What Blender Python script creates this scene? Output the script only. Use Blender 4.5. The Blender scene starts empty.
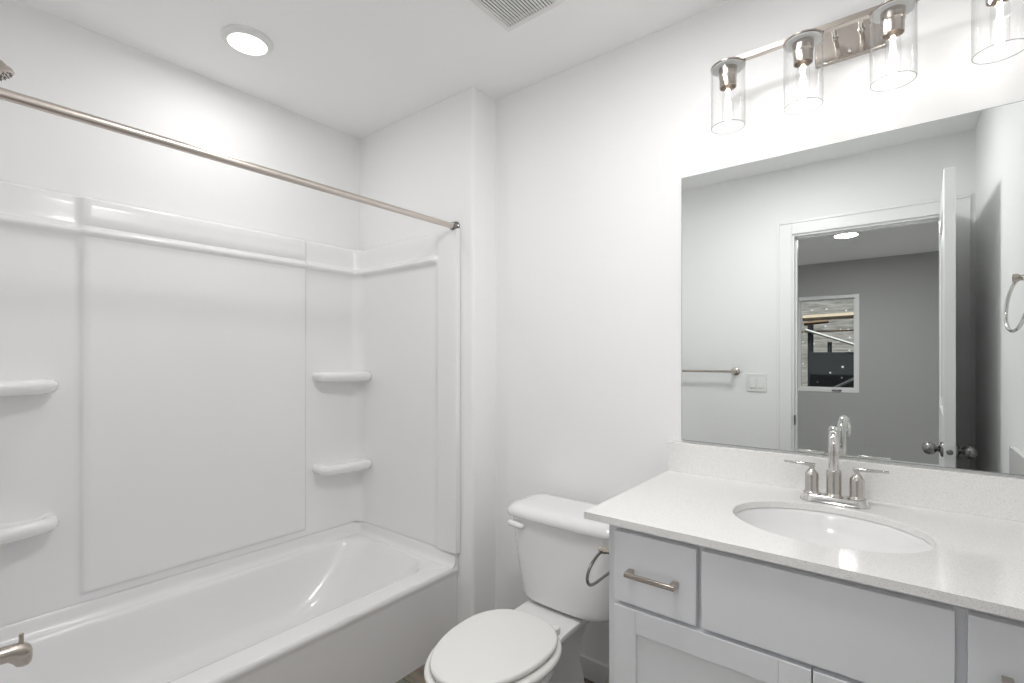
import bpy, bmesh, math, random
from mathutils import Vector, Matrix, Euler

PI = math.pi
S = bpy.context.scene
C = S.collection

# ------------------------------------------------------------------ camera, world, light, exposure
CAM_H = 1.266
cam_d = bpy.data.cameras.new('camera')
cam = bpy.data.objects.new('camera', cam_d)
C.objects.link(cam)
cam.location = (0, 0, CAM_H)
cam.rotation_euler = (math.radians(90), 0, math.radians(38.42))
cam_d.sensor_width = 36
cam_d.lens = 489.8 / 1024 * 36
cam_d.shift_y = 16.1 / 1024
cam_d.clip_start = 0.01
S.camera = cam

W = bpy.data.worlds.new('sky')
S.world = W
W.use_nodes = True
wn = W.node_tree
bgn = wn.nodes['Background']
sky = wn.nodes.new('ShaderNodeTexSky')
sky.sky_type = 'HOSEK_WILKIE'
sky.turbidity = 4
sky.sun_direction = (0.2, 0.5, 0.84)
wn.links.new(sky.outputs[0], bgn.inputs[0])
bgn.inputs[1].default_value = 1.3

P_TUB = 2.2        # ceiling disc over the tub, watts
P_BED = 22.0        # bedroom ceiling disc
P_FILL = 10.2       # added fill lamp on the bathroom ceiling, unseen above the frame
P_BULB = 0.3        # each vanity bulb
S.view_settings.view_transform = 'Standard'
S.view_settings.look = 'None'
S.view_settings.gamma = 1
S.view_settings.use_curve_mapping = False
S.view_settings.exposure = 0.16
S.cycles.max_bounces = 12
S.cycles.diffuse_bounces = 7
S.cycles.glossy_bounces = 6
S.cycles.transparent_max_bounces = 16
S.cycles.sample_clamp_indirect = 6
S.cycles.caustics_reflective = False
S.cycles.caustics_refractive = False

# ------------------------------------------------------------------ helpers
def link(o): C.objects.link(o); return o

def tag(o, label, cat, group=None, kind=None):
    o['label'] = label
    o['category'] = cat
    if group: o['group'] = group
    if kind: o['kind'] = kind
    return o

def thing(name, label, cat, loc=(0, 0, 0), group=None, kind=None):
    o = link(bpy.data.objects.new(name, None))
    o.empty_display_size = 0.05
    o.location = loc
    return tag(o, label, cat, group, kind)

def obj(name, bm, mat, parent=None, angle=35, bevel=None, label=None, seg=2):
    bmesh.ops.remove_doubles(bm, verts=bm.verts, dist=1e-6)
    bmesh.ops.recalc_face_normals(bm, faces=bm.faces)
    me = bpy.data.meshes.new(name)
    bm.to_mesh(me); bm.free()
    for p in me.polygons: p.use_smooth = True
    me.set_sharp_from_angle(angle=math.radians(angle))
    me.materials.append(mat)
    o = link(bpy.data.objects.new(name, me))
    if parent:
        o.parent = parent
        if parent.type == 'EMPTY':
            o.matrix_parent_inverse = (Matrix.Translation(parent.location) @ parent.rotation_euler.to_matrix().to_4x4()).inverted()
    if bevel:
        b = o.modifiers.new('bevel', 'BEVEL')
        b.width = bevel; b.segments = seg; b.limit_method = 'ANGLE'
        b.angle_limit = math.radians(40); b.harden_normals = False
    if label: o['label'] = label
    return o

def B(): return bmesh.new()

def box(bm, x0, x1, y0, y1, z0, z1):
    v = [bm.verts.new(p) for p in ((x0,y0,z0),(x1,y0,z0),(x1,y1,z0),(x0,y1,z0),(x0,y0,z1),(x1,y0,z1),(x1,y1,z1),(x0,y1,z1))]
    for f in ((0,3,2,1),(4,5,6,7),(0,1,5,4),(1,2,6,5),(2,3,7,6),(3,0,4,7)):
        bm.faces.new([v[i] for i in f])
    return bm

def loft(bm, rings, cap0=True, cap1=True, closed=True):
    R = [[bm.verts.new(p) for p in r] for r in rings]
    n = len(R[0])
    for a, b in zip(R, R[1:]):
        for i in range(n if closed else n - 1):
            j = (i + 1) % n
            bm.faces.new((a[i], a[j], b[j], b[i]))
    if cap0: bm.faces.new(R[0][::-1])
    if cap1: bm.faces.new(R[-1])
    return bm

def prism(bm, pts, z0, z1):
    return loft(bm, [[(x, y, z0) for x, y in pts], [(x, y, z1) for x, y in pts]])

def frame_of(d):
    d = Vector(d).normalized()
    u = Vector((0, 0, 1)) if abs(d.z) < 0.9 else Vector((1, 0, 0))
    a = d.cross(u).normalized(); b = d.cross(a).normalized()
    return a, b

def lathe(bm, prof, center=(0, 0, 0), axis=(0, 0, 1), n=32, cap0=True, cap1=True):
    """prof: list of (radius, distance along axis)"""
    c = Vector(center); d = Vector(axis).normalized(); a, b = frame_of(d)
    rings = []
    for r, h in prof:
        r = max(r, 1e-5)
        rings.append([c + d * h + (a * math.cos(2*PI*i/n) + b * math.sin(2*PI*i/n)) * r for i in range(n)])
    return loft(bm, rings, cap0, cap1)

def tube(bm, pts, r, n=16, closed=False, radii=None):
    P = [Vector(p) for p in pts]
    m = len(P)
    rings = []
    prev = None
    for i, p in enumerate(P):
        if closed: t = (P[(i+1) % m] - P[i-1]).normalized()
        else: t = (P[min(i+1, m-1)] - P[max(i-1, 0)]).normalized()
        if prev is None: a, b = frame_of(t)
        else:
            a = prev - t * prev.dot(t); a.normalize(); b = t.cross(a).normalized()
        prev = a
        rr = radii[i] if radii else r
        rings.append([p + (a*math.cos(2*PI*k/n) + b*math.sin(2*PI*k/n)) * rr for k in range(n)])
    if closed:
        # one start frame carried round a planar loop returns to itself
        R = [[bm.verts.new(q) for q in g] for g in rings]
        for i in range(m):
            g, h = R[i], R[(i+1) % m]
            for k in range(n):
                bm.faces.new((g[k], g[(k+1) % n], h[(k+1) % n], h[k]))
        return bm
    return loft(bm, rings)

def rrect(x0, x1, y0, y1, r, n=8, z=None):
    """rounded rectangle, counter-clockwise, same vertex count for every radius"""
    out = []
    for cx, cy, a0 in ((x1-r, y0+r, -PI/2), (x1-r, y1-r, 0), (x0+r, y1-r, PI/2), (x0+r, y0+r, PI)):
        for i in range(n + 1):
            a = a0 + PI/2 * i / n
            p = (cx + r*math.cos(a), cy + r*math.sin(a))
            out.append(p if z is None else (p[0], p[1], z))
    return out

def smooth(a, b, x):
    t = min(1, max(0, (x - a) / (b - a)))
    return t*t*(3 - 2*t)

# ------------------------------------------------------------------ materials
def mat(name, color, rough=0.5, metal=0.0, spec=0.5, coat=0.0, coat_rough=0.05):
    m = bpy.data.materials.new(name); m.use_nodes = True
    b = m.node_tree.nodes['Principled BSDF']
    b.inputs['Base Color'].default_value = (*color, 1)
    b.inputs['Roughness'].default_value = rough
    b.inputs['Metallic'].default_value = metal
    b.inputs['Specular IOR Level'].default_value = spec
    b.inputs['Coat Weight'].default_value = coat
    b.inputs['Coat Roughness'].default_value = coat_rough
    return m

def nodes(m): return m.node_tree.nodes, m.node_tree.links, m.node_tree.nodes['Principled BSDF']

def bump(m, scale, strength, dist=0.001, detail=3, stretch=None):
    n, l, b = nodes(m)
    tc = n.new('ShaderNodeTexCoord'); t = n.new('ShaderNodeTexNoise'); u = n.new('ShaderNodeBump')
    t.inputs['Scale'].default_value = scale; t.inputs['Detail'].default_value = detail
    u.inputs['Strength'].default_value = strength; u.inputs['Distance'].default_value = dist
    if stretch:
        mp = n.new('ShaderNodeMapping'); mp.inputs['Scale'].default_value = stretch
        l.new(tc.outputs['Object'], mp.inputs['Vector']); l.new(mp.outputs[0], t.inputs['Vector'])
    else: l.new(tc.outputs['Object'], t.inputs['Vector'])
    l.new(t.outputs['Fac'], u.inputs['Height']); l.new(u.outputs[0], b.inputs['Normal'])
    return m

M_wall = bump(mat('wall_paint', (0.90, 0.90, 0.899), 0.55, spec=0.3), 260, 0.12, 0.0006)
M_ceil = bump(mat('ceiling_paint', (0.93, 0.929, 0.926), 0.8, spec=0.2), 200, 0.15, 0.0008)
M_bedwall_dim = bump(mat('bedroom_paint_dimmed', (0.48, 0.48, 0.48), 0.7, spec=0.2), 260, 0.12, 0.0006)  # grey puts the bedroom's dimness into the wall colour
M_trim = mat('trim_paint', (0.88, 0.88, 0.88), 0.3, spec=0.5)
M_cab = mat('cabinet_paint', (0.775, 0.788, 0.810), 0.35, spec=0.45)
M_acryl = mat('tub_acrylic', (0.86, 0.858, 0.862), 0.22, spec=0.5, coat=0.3, coat_rough=0.08)
M_porc = mat('porcelain', (0.83, 0.83, 0.828), 0.12, spec=0.5, coat=0.4, coat_rough=0.03)
M_seat = mat('seat_plastic', (0.85, 0.845, 0.82), 0.22, spec=0.5)
M_nickel = bump(mat('brushed_nickel', (0.54, 0.485, 0.435), 0.27, metal=1), 60, 0.05, 0.0004)
M_rod = bump(mat('rod_nickel', (0.68, 0.62, 0.57), 0.3, metal=1), 60, 0.05, 0.0004)
M_fixture = bump(mat('satin_nickel', (0.50, 0.455, 0.415), 0.24, metal=1), 60, 0.05, 0.0004)
M_faucet = mat('faucet_nickel', (0.60, 0.575, 0.545), 0.24, metal=1)
M_chrome = mat('polished_nickel', (0.70, 0.69, 0.675), 0.10, metal=1)
M_dknickel = mat('dark_nickel', (0.27, 0.265, 0.26), 0.22, metal=1)
M_white_plastic = mat('white_plastic', (0.82, 0.82, 0.81), 0.35)
M_vent = mat('vent_plastic', (0.80, 0.79, 0.78), 0.4)
M_black = mat('dark_void', (0.06, 0.045, 0.04), 0.8)
M_ink = mat('printed_ink', (0.05, 0.07, 0.12), 0.6)

# floor planks
M_floor = mat('floor_planks', (0.3, 0.25, 0.2), 0.42, spec=0.4)
n, l, b = nodes(M_floor)
tc = n.new('ShaderNodeTexCoord'); mp = n.new('ShaderNodeMapping'); mp.inputs['Rotation'].default_value = (0, 0, 0)
br = n.new('ShaderNodeTexBrick'); br.offset = 0.37
br.inputs['Scale'].default_value = 1.0; br.inputs['Brick Width'].default_value = 1.2; br.inputs['Row Height'].default_value = 0.178
br.inputs['Mortar Size'].default_value = 0.0015; br.inputs['Color1'].default_value = (0.25, 0.215, 0.185, 1)
br.inputs['Color2'].default_value = (0.20, 0.17, 0.145, 1); br.inputs['Mortar'].default_value = (0.08, 0.06, 0.05, 1)
ns = n.new('ShaderNodeTexNoise'); mp2 = n.new('ShaderNodeMapping'); mp2.inputs['Scale'].default_value = (3, 60, 1)
ns.inputs['Scale'].default_value = 1.0; ns.inputs['Detail'].default_value = 5
mx = n.new('ShaderNodeMix'); mx.data_type = 'RGBA'; mx.blend_type = 'OVERLAY'; mx.inputs[0].default_value = 0.6
l.new(tc.outputs['Object'], mp.inputs[0]); l.new(mp.outputs[0], br.inputs['Vector'])
l.new(tc.outputs['Object'], mp2.inputs[0]); l.new(mp2.outputs[0], ns.inputs['Vector'])
l.new(br.outputs['Color'], mx.inputs[6]); l.new(ns.outputs['Color'], mx.inputs[7]); l.new(mx.outputs[2], b.inputs['Base Color'])

# speckled quartz
M_quartz = mat('quartz', (0.8, 0.79, 0.77), 0.10, spec=0.5)
n, l, b = nodes(M_quartz)
tc = n.new('ShaderNodeTexCoord')
def speck(scale, lo, hi, base, spot):
    v = n.new('ShaderNodeTexVoronoi'); v.inputs['Scale'].default_value = scale
    w = n.new('ShaderNodeTexWhiteNoise')
    l.new(tc.outputs['Object'], v.inputs['Vector']); l.new(v.outputs['Position'], w.inputs['Vector'])
    r1 = n.new('ShaderNodeMapRange'); r1.inputs[1].default_value = lo; r1.inputs[2].default_value = hi
    r1.inputs[3].default_value = 1; r1.inputs[4].default_value = 0
    l.new(v.outputs['Distance'], r1.inputs[0])
    g = n.new('ShaderNodeMath'); g.operation = 'GREATER_THAN'; g.inputs[1].default_value = 0.55
    l.new(w.outputs['Value'], g.inputs[0])
    mu = n.new('ShaderNodeMath'); mu.operation = 'MULTIPLY'
    l.new(r1.outputs[0], mu.inputs[0]); l.new(g.outputs[0], mu.inputs[1])
    m_ = n.new('ShaderNodeMix'); m_.data_type = 'RGBA'; m_.inputs[7].default_value = (*spot, 1)
    l.new(mu.outputs[0], m_.inputs[0])
    if isinstance(base, tuple): m_.inputs[6].default_value = (*base, 1)
    else: l.new(base, m_.inputs[6])
    return m_.outputs[2]
c1 = speck(650, 0.15, 0.5, (0.86, 0.852, 0.84), (0.60, 0.59, 0.58))
c2 = speck(420, 0.10, 0.30, c1, (0.42, 0.41, 0.40))
c3 = speck(300, 0.10, 0.4, c2, (0.92, 0.91, 0.90))
l.new(c3, b.inputs['Base Color'])

# mirror: silvered glass
M_mirror = bpy.data.materials.new('mirror_silver'); M_mirror.use_nodes = True
nt = M_mirror.node_tree; nt.nodes.clear()
out = nt.nodes.new('ShaderNodeOutputMaterial'); g = nt.nodes.new('ShaderNodeBsdfGlossy')
g.inputs['Color'].default_value = (0.865, 0.895, 0.885, 1); g.inputs['Roughness'].default_value = 0.0
nt.links.new(g.outputs[0], out.inputs[0])
M_mirror_edge = mat('mirror_edge', (0.20, 0.23, 0.22), 0.15, spec=0.6)

# thin clear glass: fresnel blend of mirror reflection and straight-through transmission
def thin_glass(name, tint=(0.985, 0.985, 0.985), ior=1.45, rough=0.02):
    m = bpy.data.materials.new(name); m.use_nodes = True
    nt = m.node_tree; nt.nodes.clear()
    out = nt.nodes.new('ShaderNodeOutputMaterial'); mx = nt.nodes.new('ShaderNodeMixShader')
    fr = nt.nodes.new('ShaderNodeFresnel')
    ge = nt.nodes.new('ShaderNodeNewGeometry'); mr = nt.nodes.new('ShaderNodeMapRange')   # same reflectance from either side of the sheet
    mr.inputs[3].default_value = ior; mr.inputs[4].default_value = 1/ior
    nt.links.new(ge.outputs['Backfacing'], mr.inputs[0]); nt.links.new(mr.outputs[0], fr.inputs['IOR'])
    tr = nt.nodes.new('ShaderNodeBsdfTransparent'); tr.inputs[0].default_value = (*tint, 1)
    gl = nt.nodes.new('ShaderNodeBsdfGlossy'); gl.inputs['Roughness'].default_value = rough
    nt.links.new(fr.outputs[0], mx.inputs[0]); nt.links.new(tr.outputs[0], mx.inputs[1]); nt.links.new(gl.outputs[0], mx.inputs[2])
    nt.links.new(mx.outputs[0], out.inputs[0])
    return m
M_glass = thin_glass('shade_glass', (0.992, 0.993, 0.994))
M_rim_tint = thin_glass('rim_refraction_tint', (0.62, 0.64, 0.64))  # grey tint stands in for light bending at the glass edge
M_bulbglass = thin_glass('bulb_glass')
M_pane = thin_glass('window_glass', (0.93, 0.95, 0.95))

def emit(name, color, strength):
    m = bpy.data.materials.new(name); m.use_nodes = True
    nt = m.node_tree; nt.nodes.clear()
    out = nt.nodes.new('ShaderNodeOutputMaterial'); e = nt.nodes.new('ShaderNodeEmission')
    e.inputs[0].default_value = (*color, 1); e.inputs[1].default_value = strength
    nt.links.new(e.outputs[0], out.inputs[0]); return m
M_fil = emit('filament_glow', (1.0, 0.93, 0.84), 15)

# ------------------------------------------------------------------ room dimensions
XL, XR = -2.277, 0.302          # left (tub) wall, right wall
YB, YF = 1.705, -0.058          # mirror wall, door wall
H = 2.440
YE0, YE1 = 0.060, 1.5555        # tub alcove ends
XW = -1.448                     # where the alcove end walls stop
BX0, BX1, BY = -2.4, 1.7, -3.76 # bedroom beyond the door
DX0, DX1, DH = -0.530, 0.212, 2.030   # door opening
T = 0.12

def struct(name, bm, m, label, **k):
    o = obj(name, bm, m, **k)
    o['kind'] = 'structure'; o['label'] = label; o['category'] = k.get('cat', name.split('_')[0])
    return o

struct('floor', box(B(), BX0, BX1, YF - T, YB + T, -0.1, 0), M_floor, 'brown wood plank floor of the bathroom')
M_bounce_carpet = bump(mat('carpet', (0.84, 0.83, 0.82), 0.95, spec=0.1), 400, 0.5, 0.004)  # unseen carpet, kept pale so it bounces light to the bedroom ceiling
struct('floor_bedroom_bounce', box(B(), BX0, BX1, BY - T, YF - T, -0.1, 0), M_bounce_carpet, 'unseen bedroom carpet, made pale to bounce light upward')
struct('ceiling', box(B(), BX0, BX1, BY - T, YB + T, H, H + 0.1), M_ceil, 'flat pale painted ceiling above everything')
struct('wall_back', box(B(), XL - T, XR + T, YB, YB + T, 0, H), M_wall, 'white wall behind the toilet, vanity and mirror')
struct('wall_left', box(B(), XL - T, XL, YF, YB, 0, H), M_wall, 'white wall along the back of the bathtub')
struct('wall_right', box(B(), XR, XR + T, YF, YB, 0, H), M_wall, 'white wall at the right end of the vanity')

def wing(y0, y1, outer_high):
    r = 0.018; pts = [(XL, y0)]
    ys = y1 if not outer_high else y0
    if outer_high:      # rounded corner towards smaller y (far wing)
        pts += [(XW - r + r*math.cos(a), y0 + r + r*math.sin(a)) for a in [-PI/2 + PI/2*i/8 for i in range(9)]]
        pts += [(XW, y1), (XL, y1)]
    else:
        pts += [(XW, y0)]
        pts += [(XW - r + r*math.cos(a), y1 - r + r*math.sin(a)) for a in [PI/2*i/8 for i in range(9)]]
        pts += [(XL, y1)]
    return prism(B(), pts, 0, H)
struct('wall_alcove_far', wing(YE1, YB, True), M_wall, 'white stub wall between bathtub and toilet with rounded corner', angle=50)
struct('wall_alcove_near', wing(YF, YE0, False), M_wall, 'white stub wall carrying the shower plumbing', angle=50)

bm = B()
for r_ in ((BX0, DX0, 0, H), (DX1, BX1, 0, H), (DX0, DX1, DH, H)):
    box(bm, r_[0], r_[1], YF - T, YF - T/2, r_[2], r_[3])
struct('wall_bedroom_near', bm, M_bedwall_dim, 'bedroom side of the wall around the doorway')
bm = B()
for r_ in ((XL, DX0, 0, H), (DX1, XR, 0, H), (DX0, DX1, DH, H)):
    box(bm, r_[0], r_[1], YF - T/2, YF, r_[2], r_[3])
struct('wall_front', bm, M_wall, 'white bathroom wall around the doorway seen in mirror')
# bedroom far wall with its window hole
WX0, WX1, WZ0, WZ1 = -1.055, -0.385, 0.845, 2.03
bm = B()
for r_ in ((BX0, WX0, 0, H), (WX1, BX1, 0, H), (WX0, WX1, 0, WZ0), (WX0, WX1, WZ1, H)):
    box(bm, r_[0], r_[1], BY - T, BY, r_[2], r_[3])
struct('wall_bedroom_far', bm, M_bedwall_dim, 'bedroom wall darkened for dim light, with small window seen through doorway')
struct('wall_bedroom_left', box(B(), BX0 - T, BX0, BY - T, YF - T, 0, H), M_bedwall_dim, 'side wall of the bedroom, darkened for dim light')
struct('wall_bedroom_right', box(B(), BX1, BX1 + T, BY - T, YF - T, 0, H), M_bedwall_dim, 'side wall of the bedroom beside the hinges, darkened for dim light')

# baseboards
def bb(name, x0, x1, y0, y1, label):
    struct(name, box(B(), x0, x1, y0, y1, 0, 0.085), M_trim, label, bevel=0.004)
bb('baseboard_back', XW, -0.59, YB - 0.013, YB, 'white baseboard behind the toilet')
bb('baseboard_alcove', XW, XW + 0.013, YE1, YB - 0.013, 'white baseboard on the stub wall beside toilet')
bb('baseboard_front', XW, DX0 - 0.08, YF, YF + 0.013, 'white baseboard left of the doorway')
bb('baseboard_right', XR - 0.013, XR, YF + 0.013, 1.12, 'white baseboard behind the open door')
bb('baseboard_bedroom', BX0, BX1, BY, BY + 0.013, 'white baseboard under the bedroom window')

# door casing and jamb
def casing(y0, y1):
    bm = B(); w = 0.078
    box(bm, DX0 - w, DX0 + 0.004, y0, y1, 0, DH + w)
    box(bm, DX1 - 0.004, DX1 + w - 0.006, y0, y1, 0, DH + w)
    box(bm, DX0 + 0.004, DX1 - 0.004, y0, y1, DH - 0.004, DH + w)
    # raised back band on the outer edge
    t = 0.006 if y1 > y0 else -0.006
    box(bm, DX0 - w, DX0 - w + 0.016, y1, y1 + t, 0, DH + w)
    box(bm, DX0 - w + 0.016, DX1 + w - 0.006, y1, y1 + t, DH + w - 0.016, DH + w)
    return bm
struct('trim_1', casing(YF, YF + 0.014), M_trim, 'white door casing on the bathroom side of doorway', bevel=0.003)
struct('trim_2', casing(YF - T, YF - T - 0.014), M_trim, 'white door casing on the bedroom side of doorway', bevel=0.003)
bm = B(); j = 0.016
box(bm, DX0, DX0 + j, YF - T, YF, 0, DH); box(bm, DX1 - j, DX1, YF - T, YF, 0, DH)
box(bm, DX0 + j, DX1 - j, YF - T, YF, DH - j, DH)
box(bm, DX0 + j, DX0 + j + 0.010, YF - 0.075, YF - 0.04, 0, DH - j)
box(bm, DX0 + j, DX1 - j, YF - 0.075, YF - 0.04, DH - j - 0.010, DH - j)
jamb = struct('trim_3', bm, M_trim, 'white door jamb lining with stop strip', bevel=0.002)
bm = B()
prism(bm, [(DX0 + j, YF - 0.034), (DX0 + j + 0.003, YF - 0.034), (DX0 + j + 0.003, YF + 0.004), (DX0 + j + 0.001, YF + 0.010), (DX0 + j, YF + 0.010)], 0.850, 0.910)
obj('strike_plate', bm, M_dknickel, jamb, bevel=0.001, label='dark metal strike plate')

# ------------------------------------------------------------------ open door (leaf stands into the bathroom)
door = thing('door_1', 'white panel door standing open into bathroom, knobs on both sides', 'door', (0.19, YF, 0), kind='structure')
LH0, LH1, LL, LT = 0.012, 2.030, 0.818, 0.036
ang = math.radians(1.6)
def leafpt(s, t, z):   # s along the leaf from the hinge, t across (0 = camera side face)
    hx, hy = 0.160, YF
    return (hx - s*math.sin(ang) + t*math.cos(ang), hy + s*math.cos(ang) + t*math.sin(ang), z)
def lbox(bm, s0, s1, t0, t1, z0, z1):
    v = [bm.verts.new(leafpt(*p)) for p in ((s0,t0,z0),(s1,t0,z0),(s1,t1,z0),(s0,t1,z0),(s0,t0,z1),(s1,t0,z1),(s1,t1,z1),(s0,t1,z1))]
    for f in ((0,3,2,1),(4,5,6,7),(0,1,5,4),(1,2,6,5),(2,3,7,6),(3,0,4,7)): bm.faces.new([v[i] for i in f])
bm = B(); st = 0.11
lbox(bm, 0, st, 0, LT, LH0, LH1); lbox(bm, LL - st, LL, 0, LT, LH0, LH1)
for a, c in ((LH0, LH0 + 0.22), (0.86, 1.02), (LH1 - 0.13, LH1)): lbox(bm, st, LL - st, 0, LT, a, c)
obj('door_leaf', bm, M_trim, door, bevel=0.002)
for a, c in ((LH0 + 0.22, 0.86), (1.02, LH1 - 0.13)):
    bm = B(); lbox(bm, st, LL - st, 0.011, LT - 0.011, a, c)
    lbox(bm, st + 0.05, LL - st - 0.05, 0.005, LT - 0.005, a + 0.05, c - 0.05)
    obj('door_panel', bm, M_trim, door, bevel=0.003)
for side in (-1, 1):
    t0 = 0 if side < 0 else LT
    c = leafpt(LL - 0.062, t0, 0.886)
    ax = (side*math.cos(ang), side*math.sin(ang), 0)
    bm = B()
    lathe(bm, [(0.032, 0), (0.032, 0.004), (0.028, 0.009), (0.017, 0.012), (0.012, 0.015), (0.0105, 0.018),
               (0.013, 0.022), (0.020, 0.026), (0.0255, 0.034), (0.0275, 0.043), (0.026, 0.053), (0.021, 0.061), (0.012, 0.067), (0.0, 0.069)], c, ax, 28)
    obj('door_knob', bm, M_dknickel, door, angle=50, label='dark nickel egg-shaped door knob')
bm = B(); lbox(bm, LL, LL + 0.002, LT/2 - 0.0125, LT/2 + 0.0125, 0.858, 0.914)
obj('latch_plate', bm, M_trim, door, bevel=0.001)
bm = B(); lathe(bm, [(0.011, 0.0), (0.011, 0.006), (0.008, 0.010), (0.0, 0.010)], leafpt(LL + 0.002, LT/2, 0.886), (-math.sin(ang), math.cos(ang), 0), 20)
obj('latch_bolt', bm, M_dknickel, door, label='dark round latch bolt')
for z in (0.25, 1.05, 1.80):
    bm = B(); lathe(bm, [(0.006, 0), (0.006, 0.09)], (0.203, YF + 0.006, z), (0, 0, 1), 12); obj('door_hinge', bm, M_dknickel, door)

# ------------------------------------------------------------------ bedroom window
win = thing('window_1', 'small white framed bedroom window looking on to building work, seen in mirror', 'window', (-0.72, BY, WZ0), kind='structure')
bm = B()
def ring_frame(bm, x0, x1, z0, z1, w, y0, y1):
    box(bm, x0, x0 + w, y0, y1, z0, z1); box(bm, x1 - w, x1, y0, y1, z0, z1)
    box(bm, x0 + w, x1 - w, y0, y1, z0, z0 + w); box(bm, x0 + w, x1 - w, y0, y1, z1 - w, z1)
ring_frame(bm, WX0, WX1, WZ0, WZ1, 0.042, BY - 0.09, BY + 0.008)
obj('window_frame', bm, M_trim, win, bevel=0.003)
bm = B(); ring_frame(bm, WX0 + 0.042, WX1 - 0.042, WZ0 + 0.042, WZ1 - 0.042, 0.014, BY - 0.08, BY - 0.035)
obj('window_sash', bm, M_trim, win, bevel=0.002)
obj('window_pane', box(B(), WX0 + 0.056, WX1 - 0.056, BY - 0.062, BY - 0.058, WZ0 + 0.056, WZ1 - 0.056), M_pane, win)
bm = B(); box(bm, -0.66, -0.56, BY + 0.008, BY + 0.022, WZ0 + 0.012, WZ0 + 0.028)
obj('window_crank', bm, M_dknickel, win, bevel=0.003)

# outside the window
M_block = mat('weathered_boards', (0.30, 0.285, 0.265), 0.9)
n, l, b = nodes(M_block); tc = n.new('ShaderNodeTexCoord')
ns = n.new('ShaderNodeTexNoise'); ns.inputs['Scale'].default_value = 9; ns.inputs['Detail'].default_value = 8
mp = n.new('ShaderNodeMapping'); mp.inputs['Scale'].default_value = (0.6, 1, 5)
cr = n.new('ShaderNodeValToRGB'); cr.color_ramp.elements[0].position = 0.3; cr.color_ramp.elements[0].color = (0.22, 0.195, 0.17, 1)
cr.color_ramp.elements[1].position = 0.7; cr.color_ramp.elements[1].color = (0.55, 0.51, 0.46, 1)
l.new(tc.outputs['Object'], mp.inputs[0]); l.new(mp.outputs[0], ns.inputs['Vector']); l.new(ns.outputs['Fac'], cr.inputs[0]); l.new(cr.outputs[0], b.inputs['Base Color'])
def dots(m):
    n, l, b = nodes(m); tc = n.new('ShaderNodeTexCoord'); v = n.new('ShaderNodeTexVoronoi'); v.inputs['Scale'].default_value = 9
    mr = n.new('ShaderNodeMapRange'); mr.inputs[1].default_value = 0.10; mr.inputs[2].default_value = 0.16; mr.inputs[3].default_value = 1; mr.inputs[4].default_value = 0
    mx = n.new('ShaderNodeMix'); mx.data_type = 'RGBA'; mx.inputs[7].default_value = (0.85, 0.84, 0.82, 1)
    src = b.inputs['Base Color']
    if src.is_linked: l.new(src.links[0].from_socket, mx.inputs[6])
    else: mx.inputs[6].default_value = src.default_value
    l.new(tc.outputs['Object'], v.inputs['Vector']); l.new(v.outputs['Distance'], mr.inputs[0]); l.new(mr.outputs[0], mx.inputs[0]); l.new(mx.outputs[2], src)
dots(M_block)
M_lumber = mat('raw_lumber', (0.62, 0.50, 0.36), 0.8)
M_brown = mat('brown_lumber', (0.25, 0.17, 0.10), 0.8)
M_dark = bump(mat('black_felt', (0.025, 0.026, 0.028), 0.8), 30, 0.3, 0.01)
dots(M_dark)
M_pale = mat('pale_brace', (0.72, 0.70, 0.66), 0.6)
tag(obj('neighbour_wall', box(B(), -4.5, 3.0, -6.2, -6.05, 0, 4.2), M_block), 'rough grey-brown wall of the building outside the window', 'wall')
tag(obj('outdoor_ground', box(B(), -5, 3.5, -6.4, BY - T, -0.15, -0.02), mat('bare_earth', (0.2, 0.17, 0.13), 0.95)), 'bare earth outside the bedroom window', 'ground', kind='structure')
tag(obj('black_panel', box(B(), -1.06, 0.6, -5.12, -5.05, -0.02, 1.345), M_dark, bevel=0.004), 'black sheathing panel outside the bedroom window', 'panel')
def beam(name, p, q, r, m, label, cat):
    bm = B(); tube(bm, [p, q], r, n=4); tag(obj(name, bm, m, bevel=0.003), label, cat)
beam('lumber_beam', (-1.14, -5.0, 1.85), (0.5, -5.0, 1.885), 0.045, M_lumber, 'pale raw timber beam across the top of window view', 'beam')
beam('lumber_beam', (-1.14, -5.12, 1.775), (-0.83, -5.12, 1.80), 0.03, M_brown, 'short brown timber piece just below the pale beam', 'beam')
beam('rebar_rod', (-1.3, -5.2, 1.66), (0.5, -5.2, 1.66), 0.012, M_brown, 'thin dark horizontal rod across the window view', 'rod')
beam('diagonal_brace', (-1.10, -4.95, 1.675), (-0.20, -4.95, 1.33), 0.020, M_pale, 'long pale diagonal brace crossing the window view', 'brace')
beam('diagonal_brace', (-0.90, -4.9, 0.74), (-0.20, -4.9, 1.15), 0.020, M_pale, 'short pale diagonal brace at the bottom of window', 'brace')
beam('timber_post', (-1.07, -5.25, -0.02), (-1.07, -5.25, 1.84), 0.04, M_dark, 'dark upright post at the left of window view', 'post')
beam('timber_post', (-0.83, -5.3, -0.02), (-0.83, -5.3, 1.50), 0.03, M_dark, 'dark stub post sticking up behind the black panel', 'post')
sun_d = bpy.data.lights.new('sun', 'SUN'); sun_d.energy = 4.5; sun_d.angle = 0.01
sun = link(bpy.data.objects.new('sun', sun_d)); sun.rotation_euler = (math.radians(-38), 0, math.radians(10))

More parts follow.
